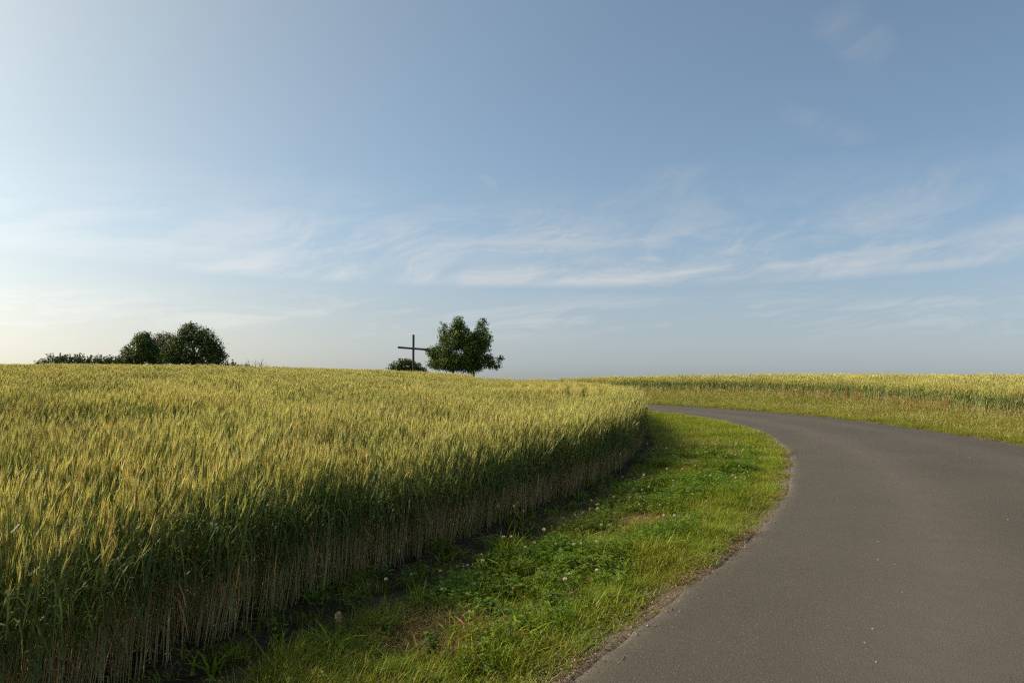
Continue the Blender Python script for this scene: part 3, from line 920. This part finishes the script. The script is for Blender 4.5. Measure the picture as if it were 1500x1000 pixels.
def pxl(cx, cz, Y, zbase, X0):
    """picture outline -> metres in the plane of the tree (1500 px wide photograph, 1083 px focal length)"""
    k = Y / 1083.; return ((cx - 750) * k - X0, 1.6 + (538 - cz) * k - zbase)


def lobes_from(Y, X0, zbase, seq):
    out = []
    for (cx, cz, rx, rz, dy) in seq:
        k = Y / 1083.; a, b = pxl(cx, cz, Y, zbase, X0)
        out.append((a, dy, b, rx * k, min(rx, rz) * k * .9, rz * k))
    return out


YT = 88.; XT = (683 - 750) / 1083 * YT; ZT = tz(XT, YT)
lob = lobes_from(YT, XT, ZT, [
    (673, 477, 8, 16, 0), (672, 488, 13, 20, 0), (668, 532, 32, 13, 0), (692, 530, 20, 13, .2), (659, 500, 12, 18, .2), (690, 508, 16, 22, -.2), (700, 503, 16, 20, .3), (714, 527, 10, 8, 0), (716, 535, 8, 5, .2), (668, 494, 14, 20, .3), (648, 486, 6, 16, .3), (706, 483, 9, 17, .2), (712, 496, 8, 13, -.4), (668, 514, 28, 24, 0), (645, 524, 18, 18, .6), (698, 514, 19, 24, .2),
    (660, 534, 26, 11, -.5), (688, 535, 24, 10, .8), (636, 517, 8, 10, .2), (724, 534, 9, 7, .1), (731, 525, 5, 4, 0), (634, 533, 8, 7, -.4), (686, 492, 8, 12, .2), (628, 512, 4, 4, .2)])
tree('maple_tree', 'dark round leafy tree with a bare trunk foot standing beside the wooden cross', 'tree', XT, YT, lob,
     [((663 - 683) / 1083 * YT, 0, .16, 4.2), ((694 - 683) / 1083 * YT, .3, .15, 4.0)], DG, leaf=.095, dens=34., per=18, spread=.17, shoots=.10)

YB = 86.; XB = (592 - 750) / 1083 * YB; ZB = tz(XB, YB)
lob = lobes_from(YB, XB, ZB, [(592, 536, 20, 9, 0), (582, 541, 16, 7, .2), (606, 538, 14, 8, -.3), (598, 532, 10, 6, .4), (617, 543, 9, 5, .1)])
tree('round_bush', 'low rounded green bush at the foot of the wooden cross', 'bush', XB, YB, lob, [(0, 0, .06, .6)], [(.06, .085, .022), (.045, .068, .02), (.075, .10, .028)], leaf=.12, dens=34., per=12, spread=.16)

YC = 84.5; XC = (605.6 - 750) / 1083 * YC; ZC = tz(XC, YC)
cr = empty('wayside_cross', (XC, YC, ZC)); tag(cr, 'tall dark wooden wayside cross rising between the round bush and the tree', 'cross')


def beam(name, a, b, w, d, parent):
    a = Vector(a); b = Vector(b); ax = (b - a).normalized(); s = Vector((0, 1, 0)); t = ax.cross(s).normalized()
    v = []; ch = .03
    for p in (a, b):
        for (i, j) in ((-1, -1), (1, -1), (1, 1), (-1, 1)):
            ex = p + (t * i * (w / 2 - ch) + s * j * d / 2); ey = p + (t * i * w / 2 + s * j * (d / 2 - ch))
            v += [tuple(ex), tuple(ey)] if i * j < 0 else [tuple(ey), tuple(ex)]
    f = [tuple(range(7, -1, -1)), tuple(range(8, 16))] + [(i, (i + 1) % 8, 8 + (i + 1) % 8, 8 + i) for i in range(8)]
    return mesh_obj(name, v, f, M_OAK, parent)


kC = YC / 1083.
topz = 1.6 + (538 - 490) * kC - ZC; barz = 1.6 + (538 - 510.3) * kC - ZC
beam('upright', (0, 0, -.3), (0, 0, topz), .23, .22, cr)
bl = (583 - 605.6) * kC; br = (629 - 605.6) * kC
beam('crossbeam', (bl, -.03, barz + .13), (br, -.03, barz - .15), .23, .30, cr)

# tree group on the far left
YG = 104.; ZG = tz(-45, 104.)


def gl(seq, Xc, Y=YG): return lobes_from(Y, Xc, tz(Xc, Y), seq)


def lx(cx, Y=YG): return (cx - 750) / 1083 * Y


X1 = lx(208)
tree('linden_tree', 'smaller dark dome-shaped tree left of the pale tree on the crest', 'tree', X1, YG,
     gl([(210, 501, 14, 14, 0), (202, 497, 8, 9, .3), (204, 516, 21, 16, 0), (218, 515, 15, 18, .4), (190, 524, 14, 10, -.4), (206, 530, 26, 10, .2), (186, 514, 8, 6, 0), (214, 492, 6, 6, 0), (228, 524, 9, 14, .3)], X1),
     [(0, 0, .22, 4.0)], DG, leaf=.125, dens=20., per=18, spread=.24, shoots=.12)
X2 = lx(240, 109.)
tree('pale_tree', 'pale olive-brown tree standing behind between two darker trees', 'tree', X2, 109.,
     gl([(239, 500, 15, 14, 0), (246, 494, 9, 8, .3), (232, 497, 8, 9, 0), (240, 518, 17, 20, 0)], X2, 109.), [(0, 0, .18, 4.0)], PG, leaf=.12, dens=13., per=16, spread=.28)
X3 = lx(284)
tree('oak_tree', 'biggest and tallest dark tree of the group on the left crest', 'tree', X3, YG,
     gl([(279, 489, 18, 15, 0), (270, 484, 9, 9, .4), (298, 494, 16, 15, .3), (284, 512, 34, 24, 0), (308, 510, 17, 18, .2), (318, 507, 8, 11, 0), (317, 524, 13, 13, -.2),
         (258, 516, 18, 20, -.6), (250, 524, 14, 14, -.9), (288, 530, 42, 9, .3), (280, 477, 6, 5, 0), (326, 521, 6, 6, 0), (263, 500, 12, 10, -.4)], X3),
     [(0, 0, .30, 4.6), (-1.6, .4, .18, 3.4)], DG + MG[:1], leaf=.125, dens=17., per=18, spread=.24, shoots=.12)


# shrubs: upright twiggy shoots clothed with leaves
def shrub(name, label, cat, X, Y, w, h, n, cols, group=None, leaf=.10, bare=False, out=.7):
    root = empty(name, (X, Y, tz(X, Y))); tag(root, label, cat, group)
    wood = PB(); lf = PB()
    for i in range(n):
        a = U(0, 6.28); r = w * .38 * math.sqrt(U(0, 1)); p = Vector((r * math.cos(a), r * math.sin(a) * .8, 0))
        hh = h * U(.6, 1.05) * (1 - .35 * (r / (w * .5)) ** 2)
        d = Vector((p.x * out / w * 1.5 + U(-.25, .25), U(-.3, .3), 1)).normalized()
        q = [p + d * hh * t + Vector((U(-.05, .05), U(-.05, .05), 0)) for t in (0, .35, .7, 1)]
        tc_ = cv((.07, .055, .045), .2)
        wood.tube(q, [.05, .04, .028, .012] if bare else [.02, .014, .009, .003], [tc_] * 4, 4)
        if bare:
            for k in range(3):
                t0 = U(.3, .8); b0 = p + d * hh * t0; e = b0 + Vector((U(-.6, .6), U(-.3, .3), U(.2, .6))) * .55 * h
                wood.tube([b0, b0.lerp(e, .5) + Vector((0, 0, .04)), e], [.024, .018, .008], [tc_] * 3, 3)
            continue
        for k in range(int(34 * hh)):
            t = U(.05, 1.03); c = p + d * hh * t + Vector((random.gauss(0, .16), random.gauss(0, .16), random.gauss(0, .08))) * (1.2 - .75 * t)
            nn = Vector((U(-1, 1), U(-1, 1), U(-.2, 1))).normalized(); tt = nn.orthogonal().normalized(); b = nn.cross(tt); s = leaf * U(.6, 1.3)
            lf.quad(c - tt * s, c - b * s * .5, c + tt * s, c + b * s * .5, cv(random.choice(cols), .3))
    wood.obj('branch', M_TWIG if bare else M_BARK, True, root)
    if not bare: lf.obj('foliage', M_LEAF, True, root)
    return root


YH_ = 97.
for i, (cx, w, h, lab) in enumerate(((62, 20, 1.9, 'lowest spiky shrub at the open left end of the crest hedge'),
                                     (74, 24, 2.7, 'spiky shrub with the tallest bare shoots near the left hedge end'),
                                     (92, 24, 2.6, 'dark shrub with two forked shoots in the crest hedge'),
                                     (110, 26, 2.9, 'fullest and tallest shrub in the middle of the crest hedge'),
                                     (133, 28, 2.8, 'broad shrub right of the tallest one in the crest hedge'),
                                     (156, 24, 2.4, 'lower shrub with a notched top near the trees in the crest hedge'),
                                     (172, 16, 2.5, 'narrow shrub tucked against the smaller dome-shaped tree'))):
    shrub('hedge_shrub', lab, 'shrub', lx(cx, YH_), YH_ + U(-.6, .6), w * YH_ / 1083, h * 1.0, 44, SG, 'shrubs of the hedge on the crest', leaf=.11)
shrub('low_shrub', 'low dark shrub right of the biggest tree on the crest', 'shrub', lx(340, YH_), YH_, 2.2, 2.0, 30, SG, leaf=.11)
shrub('flat_shrub', 'flat dark shrub beside the bare dead branches', 'shrub', lx(358, 96), 96., 2.0, 1.5, 26, SG, leaf=.10)
shrub('dead_bush', 'dead leafless branches spreading above the wheat crest', 'bush', lx(373, 95), 95., 2.0, 2.6, 16, SG, bare=True, out=1.9)


# ------------------------------------------------------------------ single flowers, weeds and stones on the verge
def dup(root, loc, rz, sc=1.0, label=None):
    r = root.copy(); COL.objects.link(r); r.location = loc; r.rotation_euler = (0, 0, rz); r.scale = (sc, sc, sc)
    if label: r['label'] = label
    for ch in root.children:
        c = ch.copy(); COL.objects.link(c); c.parent = r
    return r


def ground_pt(x, y): return (x, y, float(gz(x, y)))


def clover_flower(x, y, pink=False):
    root = empty('clover_flower', ground_pt(x, y))
    s = PB(); h = .15
    s.tube([Vector((0, 0, 0)), Vector((.004, .003, h * .6)), Vector((.01, .004, h))], [.0016, .0014, .0012], [G1, G1, G1], 4)
    s.obj('stem', M_GRASS, True, root)
    b = PB()
    for i in range(34):
        zz = 1 - 1.7 * (i + .5) / 34; a = i * 2.39996; rr = math.sqrt(max(0, 1 - zz * zz))
        d = Vector((rr * math.cos(a), rr * math.sin(a), zz)); c = Vector((.01, .004, h + .008)); t = d.orthogonal().normalized()
        col = cv((.62, .58, .44) if zz > -.2 else (.42, .28, .18), .12)
        if pink: col = cv((.40, .26, .17), .2)
        b.quad(c + d * .003, c + d * .009 + t * .0035, c + d * .0135, c + d * .009 - t * .0035, col)
    b.obj('flower_head', M_FLOWER, True, root)
    return root


f0 = clover_flower(.1, 6.0); tag(f0, 'small white clover flower standing in the sunny grass verge', 'flower', 'white clover flowers in the verge')
cand = []
while len(cand) < 90:
    yy = 3.4 + 11 * random.random() ** 1.4; xx = U(-2, 5)
    xa, ya = np.array([xx]), np.array([yy])
    if not inside(P_VERGE_L, xa, ya)[0]: continue
    a, b = float(dist(sFE, xa, ya)[0]), float(dist(sIN, xa, ya)[0])
    if a < .35 or b < .35: continue
    if float(fbm(xa * .9, ya * .9, 61, 3)[0]) < .46: continue
    cand.append((xx, yy))
for xx, yy in cand: dup(f0, ground_pt(xx, yy), U(0, 6.28), U(.8, 1.35))
f1 = clover_flower(.0, 5.0, True); tag(f1, 'withered brownish clover head standing in the verge grass', 'flower', 'faded clover heads in the verge')
for k in range(30):
    xx, yy = cand[k * 3]; dup(f1, ground_pt(xx + U(-.25, .25), yy + U(-.25, .25)), U(0, 6.28), U(.8, 1.2))


def plantain(x, y, h, label, head=.012, n=1):
    root = empty('plantain_stalk', ground_pt(x, y)); tag(root, label, 'plant')
    for i in range(n):
        s = PB(); ox = U(-.05, .05) if n > 1 else 0; hh = h * U(.85, 1)
        s.tube([Vector((ox, 0, 0)), Vector((ox + .01, 0, hh * .5)), Vector((ox + U(-.03, .03), .01, hh))], [.002, .0017, .0015], [(.14, .15, .05)] * 3, 4)
        s.obj('stem', M_GRASS, True, root)
        e = s.v[-1]; b = PB(); c = Vector(e)
        for k in range(22):
            zz = 1 - 2 * (k + .5) / 22; a = k * 2.4; rr = math.sqrt(1 - zz * zz); d = Vector((rr * math.cos(a), rr * math.sin(a), zz * 1.5)); t = d.orthogonal().normalized()
            b.quad(c + d * head * .3, c + d * head * .7 + t * head * .35, c + d * head, c + d * head * .7 - t * head * .35, cv((.36, .28, .17), .2))
        b.obj('seed_head', M_FLOWER, True, root)
    l = PB()
    for k in range(9): blade(l, U(-.03, .03), U(-.03, .03), U(.14, .26), .018, cv(G2), cv(G1), U(.5, 1.2))
    l.obj('leaf', M_GRASS, True, root)
    return root


plantain(-.10, 6.45, .46, 'tallest brown-headed plantain stalk in the shade near the crop edge')
plantain(.02, 6.5, .41, 'second plantain stalk, slightly shorter, right of the tallest', .010)
plantain(.085, 6.52, .40, 'third thin plantain stalk in the row of three', .009)
plantain(2.02, 11.2, .55, 'pair of thin plantain stalks in the shadow at the bend', .011, 2)
plantain(-.98, 4.1, .22, 'short stalk with a fat pale round seed head near the bottom of the verge', .022)
plantain(1.35, 9.3, .50, 'leaning slender plantain stalk beside the dark crop wall', .008)


def grass_plant(x, y, h, label, n=26, cols=(G1, G2), rad=.07, w=.009, name='grass_clump'):
    pb = PB()
    for i in range(n):
        a = U(0, 6.28); r = rad * math.sqrt(U(0, 1)); c = cv(lerp(cols[0], cols[1], U(0, 1)), .2)
        blade(pb, r * math.cos(a), r * math.sin(a), h * U(.5, 1), w, c, lerp(c, G3, .4), U(.15, .8))
    o = pb.obj(name, M_GRASS, True); o.location = ground_pt(x, y); tag(o, label, 'grass clump')
    return o


grass_plant(-.07, 6.0, .42, 'tall upright grass clump below the three plantain stalks')
grass_plant(-.62, 4.9, .26, 'bright green grass clump among dry straw in the lower verge')
grass_plant(-1.22, 3.9, .24, 'broad-bladed grass clump at the lower left end of the verge', 34)
grass_plant(1.15, 6.9, .30, 'grass clump with broad blue-green blades in the clover', 14, w=.014)
grass_plant(-.25, 4.0, .20, 'yellow-green grass clump near the bottom edge of the verge', 30, (G3, G1))
grass_plant(.55, 5.3, .20, 'fine pale grass clump between clover and road', 30, (G3, G1), w=.005)


def broad_weed(x, y, h, label, n=14):
    root = empty('weed_plant', ground_pt(x, y)); tag(root, label, 'weed')
    s = PB(); l = PB()
    for k in range(3):
        e = Vector((U(-.06, .06), U(-.06, .06), h * U(.7, 1)))
        s.tube([Vector((0, 0, 0)), e * .5 + Vector((.01, 0, .01)), e], [.003, .0025, .0015], [G2] * 3, 4)
        for q in range(n):
            p = e * U(.15, 1); a = U(0, 6.28); d = Vector((math.cos(a), math.sin(a), U(-.1, .6))).normalized(); t = d.cross(Vector((U(-.3, .3), U(-.3, .3), 1))).normalized(); ln = U(.03, .07)
            c = cv(lerp((.07, .125, .014), (.125, .19, .02), U(0, 1)), .15)
            l.ribbon([p, p + d * ln * .5, p + d * ln + Vector((0, 0, -.01))], [ln * .15, ln * .5, ln * .05], [c] * 3, t)
    s.obj('stem', M_GRASS, True, root); l.obj('leaf', M_GRASS, True, root)
    return root


for (x, y, h, lab) in ((-.75, 4.35, .16, 'leafy weed with pointed leaves beside the bare brown soil'), (-.45, 4.15, .18, 'bushy bright weed next to the pale round seed head'),
                       (-.15, 4.75, .18, 'sunlit leafy weed on the edge of the crop shadow'), (.35, 6.6, .2, 'dark green leafy weed amid white clover flowers'),
                       (.98, 7.6, .2, 'dark leafy weed patch uphill among the clover flowers'), (-.9, 5.3, .2, 'shaded leafy weed close under the wheat stalks'),
                       (-1.28, 4.1, .18, 'shaded weed at the lower left corner of the verge'), (.25, 5.0, .14, 'low leafy weed in the middle of the lower verge')):
    broad_weed(x, y, h, lab)


def sorrel(x, y):
    root = empty('sorrel_plant', ground_pt(x, y))
    s = PB(); hd = PB()
    for k in range(6):
        h = U(.45, .72); e = Vector((U(-.14, .14), U(-.14, .14), h)); c = (.24, .17, .06)
        s.tube([Vector((0, 0, 0)), e * .5, e], [.003, .0025, .0015], [c] * 3, 3)
        for q in range(26):
            p = e * U(.55, 1.02) + Vector((random.gauss(0, .014), random.gauss(0, .014), 0)); d = Vector((U(-1, 1), U(-1, 1), U(-1, 1))).normalized(); t = d.orthogonal().normalized()
            hd.quad(p - d * .011, p - t * .007, p + d * .011, p + t * .007, cv((.42, .23, .075), .25))
    s.obj('stem', M_GRASS, True, root); hd.obj('seed_head', M_FLOWER, True, root)
    return root


s0 = sorrel(12.7, 30.5); tag(s0, 'rusty red sorrel plant in seed along the far wheat edge', 'plant', 'red sorrel plants along the far wheat edge')
sp = []
for k in range(34):
    cxy = random.choice(((12.5, 31, .7, 2.0), (12.8, 27.5, .5, 1.6), (12.6, 23.4, .4, .7), (12.5, 22.0, .4, .5), (11.4, 37, .8, 1.6)))
    sp.append((cxy[0] + random.gauss(0, cxy[2] * .5), cxy[1] + random.gauss(0, cxy[3])))
for x_, y_ in sp: dup(s0, ground_pt(x_, y_), U(0, 6.28), U(.8, 1.1))

M_STONE = plain_mat('pale_stone', (.36, .31, .25))


def pebble(name, s):
    v = []; f = []
    ring = 6
    for j, (zz, rr) in enumerate(((0, .8), (.35, 1), (.7, .6))):
        for i in range(ring):
            a = 6.283 * i / ring; k = U(.75, 1.2); v.append((s * rr * k * math.cos(a), s * rr * k * .7 * math.sin(a), s * zz * U(.8, 1.1)))
    for j in range(2):
        for i in range(ring): q = j * ring; f.append((q + i, q + (i + 1) % ring, q + ring + (i + 1) % ring, q + ring + i))
    f.append(tuple(range(12, 18)))
    return mesh_obj(name, v, f, M_STONE)


p0 = pebble('stone_chip', .010); tag(p0, 'small pale stone chip lying on the asphalt road', 'stone', 'stone chips on the road')
pts = []
while len(pts) < 36:
    yy = 3.6 + 14 * random.random() ** 1.5; xx = U(0, 9.5); xa, ya = np.array([xx]), np.array([yy])
    if inside(P_ROAD, xa, ya)[0] and float(dist(sIN, xa, ya)[0]) > .15 and abs(xx / yy) < .75: pts.append((xx, yy))
dep = bpy.context.evaluated_depsgraph_get()
rd = bpy.data.objects['road'].evaluated_get(dep)


def road_z(x, y):
    h, loc, nn, ii = rd.ray_cast(Vector((x, y, 5)), Vector((0, 0, -1)))
    return loc.z if h else tz(x, y)


for i, (xx, yy) in enumerate(pts):
    o = p0 if i == 0 else p0.copy()
    if i: COL.objects.link(o)
    o.location = (xx, yy, road_z(xx, yy) - .001); o.rotation_euler = (0, 0, U(0, 6.28)); s_ = U(.35, .85); o.scale = (s_, s_, s_)

# loose grit along both edges of the asphalt
gp = PB()
for i in range(5200):
    e = sIN if random.random() < .62 else sOU
    k = random.randrange(10, 120); a = e[k]; b = e[k + 1]; t = U(0, 1); p = a + (b - a) * t
    d = (b - a) / np.hypot(*(b - a)); nrm = np.array((-d[1], d[0])) * (1 if e is sIN else -1)
    p = p + nrm * random.gauss(.05, .09)
    if p[1] < 2.5 or p[1] > 34: continue
    s_ = U(.003, .011); z0 = tz(p[0], p[1]) + .012
    a0 = U(0, 6.28); q = [Vector((p[0] + s_ * math.cos(a0 + j * 2.1) * U(.7, 1.2), p[1] + s_ * math.sin(a0 + j * 2.1) * U(.7, 1.2), z0)) for j in range(3)]
    tp = Vector((p[0], p[1], z0 + s_ * U(.6, 1)))
    c = cv(random.choice(((.30, .23, .17), (.22, .15, .11), (.38, .31, .24), (.16, .12, .10))), .2)
    for j in range(3): gp.tri(q[j], q[(j + 1) % 3], tp, c)
g = gp.obj('gravel', M_FLOWER, True); tag(g, kind='stuff')
